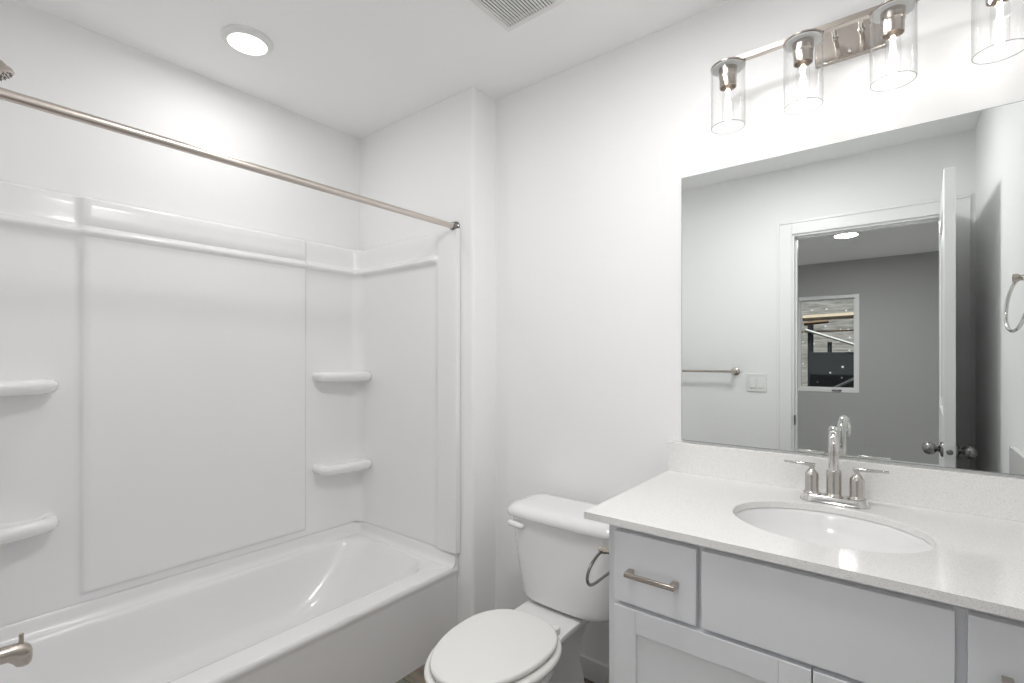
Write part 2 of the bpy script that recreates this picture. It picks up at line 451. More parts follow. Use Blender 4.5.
# ------------------------------------------------------------------ ceiling lights and vent
def downlight(name, x, y, R, watts, label, spread=180):
    t = thing(name, label, 'ceiling light', (x, y, H))
    bm = B()
    lathe(bm, [(R*1.33, 0), (R*1.33, 0.004), (R*1.28, 0.009), (R*1.07, 0.017), (R*1.02, 0.018), (R, 0.0165), (R*0.99, 0.010)], (x, y, H), (0, 0, -1), 56, cap1=True)
    obj('trim_ring', bm, M_white_plastic, t, angle=60)
    area = PI*R*R
    bm = B(); lathe(bm, [(R*0.998, 0.0), (R*0.9, 0.0022), (R*0.5, 0.004), (0, 0.0045)], (x, y, H - 0.0155), (0, 0, -1), 48, cap0=False)
    obj('diffuser', bm, emit(name + '_glow', (1.0, 0.995, 0.985), 5.0), t, angle=80)
    ld = bpy.data.lights.new('downlight_beam', 'AREA'); ld.shape = 'DISK'; ld.size = 2*R*0.97
    ld.energy = watts; ld.spread = math.radians(spread); ld.color = (1.0, 0.995, 0.985)
    lo = link(bpy.data.objects.new('downlight_beam', ld)); lo.location = (x, y, H - 0.0215)
    lo.parent = t; lo.matrix_parent_inverse = Matrix.Translation((-x, -y, -H))
downlight('recessed_downlight', -1.890, 0.811, 0.0645, P_TUB, 'round glowing ceiling downlight above the bathtub')
downlight('recessed_downlight', -0.405, -2.20, 0.092, P_BED, 'round glowing ceiling downlight of the bedroom, seen in mirror')

downlight('added_fill_lamp', -0.50, 0.80, 0.19, P_FILL, 'added unseen round fill lamp on the bathroom ceiling')  # unseen lamp, added to brighten the whole bathroom
vx, vy, vs = -1.100, 1.362, 0.252
vent = thing('exhaust_vent', 'square white louvred exhaust fan grille in the ceiling', 'vent', (vx + vs/2, vy - vs/2, H))
bm = B(); fw = 0.030; z0 = H - 0.022
def sq(i, z): return [(vx+i, vy-vs+i, z), (vx+vs-i, vy-vs+i, z), (vx+vs-i, vy-i, z), (vx+i, vy-i, z)]
loft(bm, [sq(0, H), sq(0.0, H-0.006), sq(0.012, z0), sq(fw, z0), sq(fw, z0+0.010), sq(fw+0.002, H-0.002)], cap0=False, cap1=False)
obj('frame', bm, M_vent, vent, bevel=0.001)
obj('backing', box(B(), vx+fw, vx+vs-fw, vy-vs+fw, vy-fw, H-0.004, H-0.001), M_black, vent)
ns_ = 18
bm = B()
for i in range(ns_):
    x = vx + fw + (i + 0.5) * (vs - 2*fw) / ns_
    w = 0.0031
    box(bm, x - w, x + w, vy - vs + fw - 0.001, vy - fw + 0.001, z0 + 0.001, z0 + 0.004)
obj('louvres', bm, M_vent, vent)

# ------------------------------------------------------------------ bathtub
tub = thing('bathtub', 'white alcove bathtub with smooth apron below the surround', 'bathtub', (-1.9, 0.81, 0))
g = 0.002
X0, X1, Y0, Y1 = XL + g, -1.535, YE0 + g, YE1 - g
ZR = 0.343
bm = B(); N = 10
rings = []
def R_(ix0, ix1, iy0, iy1, r, z): rings.append(rrect(X0 + ix0, X1 - ix1, Y0 + iy0, Y1 - iy1, r, N, z))
R_(0, 0.006, 0, 0, 0.002, 0.0)
R_(0, 0.006, 0, 0, 0.002, 0.300)
R_(0, 0.004, 0, 0, 0.002, 0.312)
R_(0, 0.001, 0, 0, 0.003, 0.320)
R_(0, 0.000, 0, 0, 0.003, 0.327)
R_(0, 0.002, 0, 0, 0.004, 0.337)
R_(0.002, 0.008, 0.002, 0.002, 0.006, ZR)
ix0, ix1, iy0, iy1 = 0.045, 0.100, 0.055, 0.058
R_(ix0 - 0.012, ix1 - 0.014, iy0 - 0.012, iy1 - 0.012, 0.12, ZR)
for d, z in ((0, ZR - 0.002), (0.006, ZR - 0.008), (0.011, ZR - 0.02), (0.018, ZR - 0.06), (0.035, 0.20), (0.055, 0.13), (0.08, 0.09), (0.115, 0.068), (0.17, 0.058)):
    k = (ZR - z) / (ZR - 0.058)
    R_(ix0 + d*0.9, ix1 + d*0.8, iy0 + d + 0.03*k, iy1 + d + 0.20*k**1.3, min(0.12 + 0.05*k, 0.2), z)
loft(bm, rings)
# raised cove lip where the tub meets the surround
def sweepU(bm, prof, xf):
    """prof (offset from wall, z) swept along near end wall, back wall, far end wall"""
    path = [((xf, YE0), (0, 1)), ((XL + 0.05, YE0), (0, 1))]
    pl = []
    for i in range(9):
        a = i / 8 * PI/2
        pl.append(a)
    rings = []
    r = 0.05
    def ring(px, py, nx, ny): return [(px + nx*o, py + ny*o, z) for o, z in prof]
    out = [ring(xf, YE0 + g, 0, 1)]
    for a in pl: out.append(ring(XL + g + r - r*math.sin(a), YE0 + g + r - r*math.cos(a), math.sin(a), math.cos(a)))
    for a in pl: out.append(ring(XL + g + r - r*math.cos(a), YE1 - g - r + r*math.sin(a), math.cos(a), -math.sin(a)))
    out.append(ring(xf, YE1 - g, 0, -1))
    loft(bm, out, True, True, closed=True)
sweepU(bm, [(0.0, ZR - 0.004), (0.0, 0.4005), (0.010, 0.4005), (0.0135, 0.397), (0.016, 0.385), (0.018, 0.366), (0.021, 0.355), (0.027, 0.348), (0.036, ZR + 0.0005), (0.036, ZR - 0.004)], X1 - 0.004)
obj('tub_body', bm, M_acryl, tub, angle=42)

# ------------------------------------------------------------------ tub surround
sur = thing('tub_surround', 'glossy white moulded wall surround above the bathtub', 'shower surround', (-2.2, 0.81, 0.40))
ZS0, ZS1 = 0.402, 1.838
PY0, PY1 = 0.408, 1.236      # centre panel
cyc = (YE0 + YE1) / 2
XF = -1.522
# plan path: (x, y, nx, ny, s-tag)
path = []
rr = 0.07
def add_line(p, q, nrm, ts):
    for t in ts: path.append((p[0] + (q[0]-p[0])*t, p[1] + (q[1]-p[1])*t, *nrm))
x_ends = [XF, XF - 0.004, XF - 0.009, XF - 0.018, -1.60, -1.635, -1.645, -1.652, -1.66, -1.67, -1.69, -1.75, -1.95, XL + g + rr]
for x in x_ends: path.append((x, YE0 + g, 0, 1))
for i in range(1, 8):
    a = i/8*PI/2; path.append((XL + g + rr - rr*math.sin(a), YE0 + g + rr - rr*math.cos(a), math.sin(a), math.cos(a)))
i_b0 = len(path)
ybs = [YE0 + g + rr, 0.25, 0.36, PY0 - 0.02, PY0 - 0.008, PY0 - 0.004, PY0, PY0 + 0.004, PY0 + 0.010, PY0 + 0.03, 0.6, 0.82, 1.04]
ybs += [YE0 + YE1 - y for y in ybs[:-2][::-1] if True][0:0]
mir = [2*0.822 - y for y in ybs[:11]][::-1]
ybs = ybs + [y for y in mir if y > 1.06 and y < YE1 - g - rr - 0.01] + [YE1 - g - rr]
for y in ybs: path.append((XL + g, y, 1, 0))
i_b1 = len(path)
for i in range(1, 8):
    a = i/8*PI/2; path.append((XL + g + rr - rr*math.cos(a), YE1 - g - rr + rr*math.sin(a), math.cos(a), -math.sin(a)))
for x in x_ends[::-1]: path.append((x, YE1 - g, 0, -1))

heights = [ZS0, 0.41, 0.424, 0.430, 0.436, 0.442, 0.45, 0.6, 0.8, 1.0, 1.2, 1.4, 1.55, 1.62, 1.65, 1.67, 1.685, 1.694, 1.699, 1.703, 1.708, 1.714, 1.720, 1.724, 1.728, 1.733, 1.74, 1.77, 1.80, 1.825, 1.832, 1.836, ZS1]
def base_off(z):
    pts = [(0, .013), (1.64, .013), (1.685, .015), (1.694, .022), (1.699, .030), (1.703, .034), (1.708, .036), (1.714, .036), (1.720, .032), (1.724, .025), (1.728, .019), (1.733, .016), (1.74, .015), (1.825, .013), (1.832, .011), (1.836, .007), (1.838, .0015)]
    for (a, u), (b_, v) in zip(pts, pts[1:]):
        if a <= z <= b_: return u + (v-u)*(z-a)/(b_-a)
    return .0015
def off(x, y, nx, ny, z):
    o = base_off(z)
    plain = .013 if z < 1.82 else base_off(z)
    if abs(ny) > 0.99:                        # end walls: ledge dies into the front column
        k = smooth(-1.640, -1.672, x)
        o = o*k + (plain + (0.009 if z < 1.82 else base_off(z)*0.5))*(1-k)
        if x > XF - 0.019: o *= (0.10, 0.65, 0.9, 1.0)[min(3, int((XF - x)/0.0044))]
    if abs(nx) > 0.99:
        c = smooth(PY0 - 0.010, PY0 + 0.010, y) * (1 - smooth(2*0.822 - PY0 - 0.008, 2*0.822 - PY0 + 0.006, y))
        c *= smooth(0.427, 0.443, z)
        if z > 1.824: c *= base_off(z)/.013
        lip = 1 if (z < 1.69 or z > 1.733) else 0.55
        o += 0.016 * c * lip
    return o
cols = [[(x + nx*off(x, y, nx, ny, z), y + ny*off(x, y, nx, ny, z), z) for z in heights] for x, y, nx, ny in path]
def shell(i0, i1):
    bm = B(); loft(bm, cols[i0:i1], False, False, closed=False)
    # back side on the wall so the sheet has thickness
    back = [[(x + nx*0.0005, y + ny*0.0005, z) for z in (ZS0, ZS1)] for x, y, nx, ny in path[i0:i1]]
    R = [[bm.verts.new(p) for p in r] for r in back]
    for a, c in zip(R, R[1:]): bm.faces.new((a[0], a[1], c[1], c[0]))
    return bm
i_m0, i_m1 = i_b0, i_b1
obj('end_panel', shell(0, i_b0), M_acryl, sur, angle=50, label='near end panel that carries the tub spout')
obj('back_panel', shell(i_b0 - 1, i_b1 + 1), M_acryl, sur, angle=50, label='long back panel with raised flat centre')
obj('end_panel', shell(i_b1, len(path)), M_acryl, sur, angle=50, label='far end panel beside the toilet')

# shelves moulded in the corners
def shelf(y_corner, s, z, tilt=0.0):
    """s = +1: extends from y_corner towards +y"""
    L, D = 0.276, 0.128
    xw = XL + 0.014
    def outline(ins, zz):
        pts = []
        r = 0.045
        yc = y_corner - s*0.005
        # starts at wall on the open side, rounds out, runs to corner
        pts.append((xw - 0.01, yc + s*(L - ins*1.2)))
        for i in range(9):
            a = i/8*PI/2
            pts.append((xw + D*0.80 - r*1.1 + (r*1.1)*math.sin(a) - ins, yc + s*(L - r + r*math.cos(a) - ins)))
        pts.append((xw + D*0.93 - ins, yc + s*(L*0.55)))
        pts.append((xw + D - ins, yc + s*(L*0.25)))
        pts.append((xw + D - ins, yc + s*0.036))
        pts.append((xw + D - 0.006 - ins, yc + s*(0.018 + ins*0.3)))
        pts.append((xw + D - 0.020 - ins, yc + s*(0.004 + ins*0.3)))
        pts.append((xw - 0.01, yc + s*0.0))
        return [(p[0], p[1], zz) for p in pts]
    bm = B()
    rs = []
    for ins, dz in ((0.050, -0.030), (0.026, -0.028), (0.011, -0.022), (0.003, -0.012), (0.0, 0.0), (0.002, 0.010), (0.008, 0.018), (0.016, 0.022), (0.024, 0.022), (0.031, 0.018), (0.038, 0.014), (0.055, 0.0125)):
        rs.append(outline(ins, z + dz))
    loft(bm, rs)
    return obj('shelf', bm, M_acryl, sur, angle=60)
for z in (1.173, 0.717):
    shelf(YE1 - 0.012, -1, z); shelf(YE0 + 0.012, 1, z)

# ------------------------------------------------------------------ shower rod, head, spout
rod = thing('shower_rod', 'brushed nickel curtain rod spanning the bathtub opening', 'curtain rod', (-1.553, YE0, 1.848))
bm = B(); tube(bm, [(-1.553, YE0 + 0.006, 1.848), (-1.553, YE1 - 0.006, 1.848)], 0.0125, 24); obj('rod', bm, M_rod, rod)
for y, s in ((YE0, 1), (YE1, -1)):
    bm = B(); lathe(bm, [(0.024, 0), (0.024, 0.006), (0.021, 0.010), (0.018, 0.012), (0.0175, 0.024), (0.0135, 0.026)], (-1.553, y, 1.848), (0, s, 0), 28)
    obj('flange', bm, M_dknickel, rod)

sh = thing('overhead_shower', 'small nickel shower head on a bent arm at upper left', 'shower head', (-1.90, YE0, 2.1))
bm = B(); tube(bm, [(-1.9, YE0 + 0.002, 2.125), (-1.9, YE0 + 0.03, 2.127), (-1.9, YE0 + 0.055, 2.118), (-1.9, YE0 + 0.075, 2.095), (-1.9, YE0 + 0.083, 2.083)], 0.009, 14); obj('arm', bm, M_nickel, sh, angle=60)
bm = B(); lathe(bm, [(0.03, 0), (0.03, 0.003), (0.02, 0.010), (0.012, 0.012)], (-1.9, YE0, 2.125), (0, 1, 0), 24); obj('escutcheon', bm, M_nickel, sh)
hd = Vector((0, 0.5, -0.866)); fc = Vector((-1.9, 0.170, 2.022))
bm = B(); lathe(bm, [(0.011, -0.072), (0.015, -0.066), (0.015, -0.055), (0.012, -0.050), (0.022, -0.042), (0.031, -0.030), (0.035, -0.016), (0.037, -0.014), (0.040, -0.008), (0.040, 0.0), (0.036, 0.002), (0.0, 0.002)], fc, hd, 32); obj('head', bm, M_nickel, sh)
bm = B(); a_, b_ = frame_of(hd)
for rr_, k in ((0.010, 6), (0.021, 12), (0.031, 18)):
    for i in range(k):
        p = fc + (a_*math.cos(2*PI*i/k) + b_*math.sin(2*PI*i/k))*rr_
        lathe(bm, [(0.0022, 0.002), (0.0016, 0.0055)], p, hd, 6)
o = obj('nozzles', bm, M_dknickel, sh)

sp = thing('tub_spout', 'nickel tub spout with pull-up diverter at lower left', 'tub spout', (-1.90, YE0 + 0.013, 0.46))
bm = B()
rings = []
for y, hw, zt, zb in ((0.077, .027, .492, .440), (0.10, .025, .489, .441), (0.15, .0225, .4845, .4425), (0.19, .021, .4815, .4400), (0.200, .0205, .4812, .430), (0.207, .0205, .481, .419), (0.22, .020, .479, .414), (0.230, .0185, .474, .415), (0.2365, .0155, .466, .422), (0.239, .010, .458, .434)):
    ring = []
    for i in range(24):
        a = 2*PI*i/24; ca, sa = math.cos(a), math.sin(a)
        ring.append((-1.90 + hw*math.copysign(abs(ca)**0.75, ca), y, (zt+zb)/2 + (zt-zb)/2*math.copysign(abs(sa)**0.75, sa)))
    rings.append(ring)
loft(bm, rings); obj('spout_body', bm, M_nickel, sp, angle=60)
bm = B(); box(bm, -1.9035, -1.8965, 0.212, 0.2225, 0.474, 0.505); obj('diverter_knob', bm, M_nickel, sp, bevel=0.0015)
bm = B(); lathe(bm, [(0.034, 0), (0.034, 0.003), (0.029, 0.008)], (-1.90, YE0 + 0.0145, 0.466), (0, 1, 0), 28); obj('escutcheon', bm, M_nickel, sp)

# ------------------------------------------------------------------ toilet
tx = -0.957
toilet = thing('toilet', 'white two-piece toilet with closed lid beside the vanity', 'toilet', (tx, 1.3, 0))
def egg(cx, yf, ym, yb, hw, z, pb=0.62, n=64):
    pts = []
    for i in range(n):
        a = 2*PI*i/n; c, s = math.cos(a), math.sin(a)
        if s <= 0: x = hw*c; y = ym + (ym - yf)*s
        else:
            x = hw*math.copysign(abs(c)**pb, c); y = ym + (yb - ym)*abs(s)**pb
        pts.append((cx + x, y, z))
    return pts
def bowl(cx, yf, ym, yb, hw, hd_, z, n=64, y1=1.20, y2=1.36):
    """egg front, narrowing to a straight deck of half-width hd_ at the back"""
    pts = []
    for i in range(n):
        a = 2*PI*i/n; c, s = math.cos(a), math.sin(a)
        if s <= 0: x = hw*c; y = ym + (ym - yf)*s
        else:
            y = ym + (yb - ym)*min(1, abs(s)**0.8*1.0)
            k = smooth(ym, y2, y); w = hw*(1-k) + hd_*k
            x = w*math.copysign(min(1, (abs(c)/0.28))**0.7, c)
        pts.append((cx + x - (0.018*smooth(ym, y2, y) if s > 0 else 0), y, z))
    return pts
bm = B()
loft(bm, [bowl(tx, 1.02, 1.17, 1.56, 0.118, 0.105, 0.0),
          bowl(tx, 1.02, 1.17, 1.56, 0.118, 0.105, 0.03),
          bowl(tx, 1.03, 1.17, 1.55, 0.105, 0.096, 0.06),
          bowl(tx, 1.02, 1.16, 1.54, 0.105, 0.088, 0.14),
          bowl(tx, 0.98, 1.15, 1.52, 0.122, 0.084, 0.20),
          bowl(tx, 0.945, 1.145, 1.52, 0.150, 0.090, 0.26),
          bowl(tx, 0.918, 1.142, 1.54, 0.167, 0.100, 0.31),
          bowl(tx, 0.906, 1.14, 1.56, 0.173, 0.112, 0.335),
          bowl(tx, 0.904, 1.14, 1.57, 0.174, 0.117, 0.351),
          bowl(tx, 0.908, 1.14, 1.57, 0.171, 0.115, 0.3585),
          bowl(tx, 0.918, 1.14, 1.56, 0.162, 0.109, 0.360)])
obj('bowl', bm, M_porc, toilet, angle=50)
# seat ring and lid
def slab(bm, yf, ym, yb, hw, z0, z1, r, dome=0.0, pb=0.55):
    rs = []
    for k in range(5):
        a = k/4*PI/2; ins = r*(1-math.sin(a)); rs.append(egg(tx, yf+ins, ym, yb-ins, hw-ins, z0 + r*(1-math.cos(a)), pb))
    for k in range(7):
        a = k/6*PI/2; ins = r*(1-math.cos(a)); rs.append(egg(tx, yf+ins, ym, yb-ins, hw-ins, z1 - r + r*math.sin(a), pb))
    if dome:
        for f in (0.8, 0.5, 0.2, 0.03): rs.append([(tx + (x-tx)*f, 1.12 + (y-1.12)*f, z1 + dome*(1-f*f)) for x, y, z in rs[11]])
    loft(bm, rs)
bm = B(); slab(bm, 0.888, 1.14, 1.335, 0.178, 0.365, 0.388, 0.010, pb=0.85); obj('seat', bm, M_seat, toilet, angle=60)
bm = B(); slab(bm, 0.903, 1.150, 1.326, 0.162, 0.3925, 0.4095, 0.0080, dome=0.003, pb=0.85); obj('seat_lid', bm, M_seat, toilet, angle=60)
for x in (-0.070, 0.070):
    bm = B(); prism(bm, rrect(tx + x - 0.014, tx + x + 0.014, 1.330, 1.362, 0.010, 5), 0.360, 0.384)
    obj('seat_hinge', bm, M_seat, toilet, bevel=0.004, seg=3)
bm = B()
for k, w in enumerate((0.010, 0.004, 0.008, 0.005)):
    x = tx - 0.005 + (0, 0.012, 0.018, 0.028)[k]
    box(bm, x, x + w, 1.362, 1.367, 0.3602, 0.3606)
obj('seat_mark', bm, M_ink, toilet, label='tiny dark printed mark on the deck')
# tank
kx = -0.947
def tank_ring(hw, yf, yb, r, z, bow=0.012):
    pts = rrect(kx - hw, kx + hw, yf, yb, r, 8)
    out = []
    for x, y in pts:
        if y < (yf + yb)/2: y -= bow*(1 - ((x-kx)/hw)**2)
        out.append((x, y, z))
    return out
def dens(ring):   # add points on long front side so that the bow reads
    return ring
def tank_ring2(hw, yf, yb, r, z, bow=0.014):
    base = rrect(kx - hw, kx + hw, yf, yb, r, 8)
    full = []
    m = len(base)
    for i, p in enumerate(base):
        full.append(p)
        q = base[(i+1) % m]
        if (i+1) % 9 == 0:
            for k in range(1, 8): full.append((p[0] + (q[0]-p[0])*k/8, p[1] + (q[1]-p[1])*k/8))
    out = []
    for x, y in full:
        f = max(0, ((yf + yb)/2 - y) / ((yb - yf)/2))
        out.append((x, y - bow*f*(1 - ((x-kx)/hw)**2), z))
    return out
bm = B()
tr = []
for ins, z in ((0.05, 0.3655), (0.022, 0.3675), (0.008, 0.374), (0.002, 0.384), (0, 0.395)): tr.append(tank_ring2(0.194 - ins, 1.460 + ins*0.8, 1.650 - ins*0.5, 0.070, z))
for k in range(1, 7):
    f = k/6; tr.append(tank_ring2(0.194 + 0.033*f**0.9, 1.460 - 0.008*f, 1.650, 0.070 - 0.022*f, 0.395 + 0.279*f))
loft(bm, tr); obj('tank', bm, M_porc, toilet, angle=60)
bm = B(); lr = []
for ins, z in ((0.012, 0.6745), (0.002, 0.6755), (0, 0.679), (0, 0.688), (0.002, 0.695), (0.008, 0.703), (0.016, 0.7095), (0.026, 0.7135), (0.045, 0.7160), (0.08, 0.7170)): lr.append(tank_ring2(0.240 - ins, 1.436 + ins, 1.655 - ins*0.5, 0.050 - ins*0.3, z, 0.014))
loft(bm, lr); obj('tank_lid', bm, M_porc, toilet, angle=60)
bm = B(); lathe(bm, [(0.017, 0), (0.017, 0.008), (0.014, 0.012), (0.011, 0.014)], (-1.100, 1.456, 0.645), (0, -1, 0), 20)
tube(bm, [(-1.090, 1.440, 0.642), (-1.102, 1.433, 0.645), (-1.120, 1.428, 0.649), (-1.140, 1.426, 0.652), (-1.148, 1.426, 0.652)], 0.008, 14, radii=[0.010, 0.0115, 0.0105, 0.0115, 0.007])
obj('flush_lever', bm, M_porc, toilet, angle=60)

# ------------------------------------------------------------------ vanity cabinet
VX0, VX1 = -0.584, XR - 0.002
VYF = 1.136
ZC0, ZC1 = 0.853, 0.871
van = thing('vanity_cabinet', 'pale grey shaker vanity cabinet under the quartz worktop', 'vanity', ((VX0+VX1)/2, 1.4, 0))
bm = B()
box(bm, VX0, VX0 + 0.016, VYF + 0.018, YB - 0.002, 0, ZC0 - 0.001); box(bm, VX1 - 0.016, VX1, VYF + 0.018, YB - 0.002, 0, ZC0 - 0.001)
box(bm, VX0 + 0.016, VX1 - 0.016, VYF + 0.018, YB - 0.002, 0.10, 0.116)
box(bm, VX0 + 0.016, VX1 - 0.016, YB - 0.008, YB - 0.002, 0.116, 0.70)
box(bm, VX0 + 0.016, VX1 - 0.016, VYF + 0.08, VYF + 0.095, 0, 0.10)
obj('carcass', bm, M_cab, van, bevel=0.001)
bm = B()   # face frame
fy0, fy1 = VYF, VYF + 0.018
box(bm, VX0, VX0 + 0.035, fy0, fy1, 0, ZC0 - 0.001); box(bm, VX1 - 0.035, VX1, fy0, fy1, 0, ZC0 - 0.001)
for x in (-0.3535, 0.0805): box(bm, x - 0.018, x + 0.018, fy0, fy1, 0.659 + 0.02, 0.82)
box(bm, VX0 + 0.035, VX1 - 0.035, fy0, fy1, 0.82, ZC0 - 0.001); box(bm, VX0 + 0.035, VX1 - 0.035, fy0, fy1, 0.639, 0.679)
box(bm, VX0 + 0.035, VX1 - 0.035, fy0, fy1, 0.10, 0.14); box(bm, -0.155, -0.117, fy0, fy1, 0.14, 0.639)
obj('face_frame', bm, M_cab, van, bevel=0.0008)
DY0, DY1 = 1.116, VYF - 0.0005
def slabfront(name, x0, x1):
    return obj(name, box(B(), x0, x1, DY0, DY1, 0.664, 0.836), M_cab, van, bevel=0.0015)
d1 = slabfront('drawer', -0.560, -0.359)
slabfront('false_front', -0.348, 0.0725)
d3 = slabfront('drawer', 0.0885, 0.289)
def pull(cx, cz, parent):
    bm = B(); L = 0.061; yb_ = DY0 - 0.024
    box(bm, cx - L, cx + L, yb_ - 0.008, yb_, cz - 0.0055, cz + 0.0055)
    for s in (-1, 1):
        x = cx + s*(L - 0.007)
        box(bm, x - 0.007, x + 0.007, yb_ - 0.001, DY0 - 0.0002, cz - 0.0055, cz + 0.0055)
    obj('handle', bm, M_nickel, parent, bevel=0.0012, label='brushed nickel bar pull')
pull(-0.459, 0.746, d1); pull(0.189, 0.746, d3)
def shaker(x0, x1, z0, z1):
    bm = B(); w = 0.057
    ring_frame(bm, x0, x1, z0, z1, w, DY0, DY1)
    d = obj('door', bm, M_cab, van, bevel=0.0012)
    bm = B(); box(bm, x0 + w - 0.004, x1 - w + 0.004, DY0 + 0.009, DY1, z0 + w - 0.004, z1 - w + 0.004)
    obj('recessed_panel', bm, M_cab, d)
shaker(-0.560, -0.1372, 0.115, 0.653); shaker(-0.1342, 0.289, 0.115, 0.653)

# ------------------------------------------------------------------ worktop with oval cut-out
top = thing('countertop', 'white speckled quartz worktop with backsplash on the vanity', 'countertop', (-0.15, 1.4, ZC0))
cx0, cx1, cy0, cy1 = -0.636, XR - 0.002, 1.100, YB - 0.002
ex, ey, ea, eb = -0.142, 1.381, 0.2016, 0.1655
angs = sorted(set([round(2*PI*i/96, 6) for i in range(96)] + [round(math.atan2(y - ey, x - ex) % (2*PI), 6) for x in (cx0, cx1) for y in (cy0, cy1)]))
def hit(a):
    c, s = math.cos(a), math.sin(a); t = 1e9
    if c > 1e-9: t = min(t, (cx1 - ex)/c)
    if c < -1e-9: t = min(t, (cx0 - ex)/c)
    if s > 1e-9: t = min(t, (cy1 - ey)/s)
    if s < -1e-9: t = min(t, (cy0 - ey)/s)
    return (ex + c*t, ey + s*t)
def ell(a, k=0.0):
    t = math.atan2(math.sin(a)/ (eb), math.cos(a)/ (ea))
    # point of the ellipse lying on the ray at angle a
    r = 1/math.sqrt((math.cos(a)/(ea+k))**2 + (math.sin(a)/(eb+k))**2)
    return (ex + r*math.cos(a), ey + r*math.sin(a))
def rg(f, z): return [(*f(a), z) for a in angs]
bm = B()
e_ = 0.0015
rs = [rg(lambda a: ell(a, 0), ZC0), rg(lambda a: ell(a, 0), ZC1 - e_), rg(lambda a: ell(a, 0.0006), ZC1 - e_*0.4), rg(lambda a: ell(a, e_), ZC1), rg(lambda a: hit(a), ZC1), rg(lambda a: hit(a), ZC0), rg(lambda a: ell(a, 0), ZC0)]
loft(bm, rs, False, False)
obj('slab', bm, M_quartz, top, angle=30)
obj('backsplash', box(B(), cx0 - 0.004, cx1, YB - 0.021, YB - 0.002, ZC1, 0.973), M_quartz, top, bevel=0.001)
obj('side_splash', box(B(), XR - 0.021, XR - 0.002, cy0 + 0.01, YB - 0.021, ZC1, 0.973), M_quartz, top, bevel=0.001)

# sink
sink = thing('sink', 'white oval undermount sink set in the quartz worktop', 'sink', (ex, ey, 0.72))
bm = B()
def er(k, z, n=96): return [(ex + (ea + k)*math.cos(2*PI*i/n), ey + (eb + k)*math.sin(2*PI*i/n), z) for i in range(n)]
prof = [(0.022, ZC0 - 0.0005), (0.004, ZC0 - 0.0005), (0.0015, ZC0 - 0.003), (-0.002, ZC0 - 0.012), (-0.008, ZC0 - 0.035), (-0.020, ZC0 - 0.068), (-0.040, ZC0 - 0.098), (-0.068, ZC0 - 0.120), (-0.100, ZC0 - 0.133), (-0.125, ZC0 - 0.139), (-0.143, ZC0 - 0.143)]
rs = [er(k, z) for k, z in prof]
und = [er(k + 0.009, z - 0.010) for k, z in prof[2:]][::-1]
loft(bm, rs + und + [er(0.022, ZC0 - 0.010), er(0.022, ZC0 - 0.0005)], False, False)
obj('basin', bm, M_porc, sink, angle=60)
bm = B(); lathe(bm, [(0.0, -0.006), (0.016, -0.004), (0.018, 0.0), (0.024, 0.002), (0.031, 0.0), (0.0315, -0.004)], (ex, ey, ZC0 - 0.1405), (0, 0, 1), 32)
obj('drain', bm, M_chrome, sink)

# ------------------------------------------------------------------ faucet
fx, fy = -0.142, 1.588
fau = thing('faucet', 'two-handle centerset nickel faucet with gooseneck spout behind sink', 'faucet', (fx, fy, ZC1))
def stad(hl, hd2, z, n=14):
    return rrect(fx - hl, fx + hl, fy - hd2, fy + hd2, hd2*0.999, n, z)
bm = B()
loft(bm, [stad(0.080, 0.028, ZC1), stad(0.080, 0.028, ZC1 + 0.004), stad(0.076, 0.0245, ZC1 + 0.009), stad(0.0745, 0.023, ZC1 + 0.016), stad(0.0725, 0.021, ZC1 + 0.0185)])
obj('base_plate', bm, M_chrome, fau, angle=40)
zb = ZC1 + 0.0185
bm = B(); lathe(bm, [(0.0215, 0), (0.0215, 0.003), (0.0185, 0.006), (0.0178, 0.010), (0.0178, 0.068), (0.0172, 0.070), (0.014, 0.0715), (0.0128, 0.073)], (fx, fy, zb), (0, 0, 1), 32)
obj('spout_body', bm, M_faucet, fau)
sd = Vector((0.0075, -0.08, 0)).normalized()
r_arc = 0.040
pts = [(fx, fy, zb + 0.070), (fx, fy, 1.0), (fx, fy, 1.02)]
for i in range(0, 13):
    a = i/12*PI
    d_ = r_arc*(1 - math.cos(a))
    pts.append((fx + sd.x*d_, fy + sd.y*d_, 1.034 + r_arc*math.sin(a)))
pts.append((fx + sd.x*0.08, fy + sd.y*0.08, 1.022))
bm = B(); tube(bm, pts, 0.0126, 22); obj('gooseneck_spout', bm, M_chrome, fau, angle=70)
bm = B(); lathe(bm, [(0.0134, 0), (0.0134, 0.010), (0.0100, 0.011), (0.0095, 0.009)], (fx + sd.x*0.08, fy + sd.y*0.08, 1.025), (0, 0, -1), 22); obj('aerator', bm, M_faucet, fau)
for s in (-1, 1):
    hx = fx + s*0.0515
    bm = B(); lathe(bm, [(0.0215, 0), (0.0215, 0.003), (0.018, 0.006), (0.0168, 0.010), (0.0168, 0.052), (0.0160, 0.055), (0.010, 0.064), (0.0065, 0.068), (0.0055, 0.078)], (hx, fy, zb), (0, 0, 1), 28)
    hb = obj('handle_body', bm, M_faucet, fau)
    bm = B()
    xa, xb = hx - s*0.0085, hx + s*0.068
    zt = zb + 0.078
    q = [bm.verts.new(p) for p in ((xa, fy-0.0065, zt-0.0045), (xb, fy-0.0055, zt+0.0005), (xb, fy+0.0055, zt+0.0005), (xa, fy+0.0065, zt-0.0045), (xa, fy-0.0065, zt+0.0045), (xb, fy-0.0055, zt+0.0055), (xb, fy+0.0055, zt+0.0055), (xa, fy+0.0065, zt+0.0045))]
    for f in ((0,3,2,1),(4,5,6,7),(0,1,5,4),(1,2,6,5),(2,3,7,6),(3,0,4,7)): bm.faces.new([q[i] for i in f])
    obj('lever', bm, M_chrome, hb, bevel=0.0012)

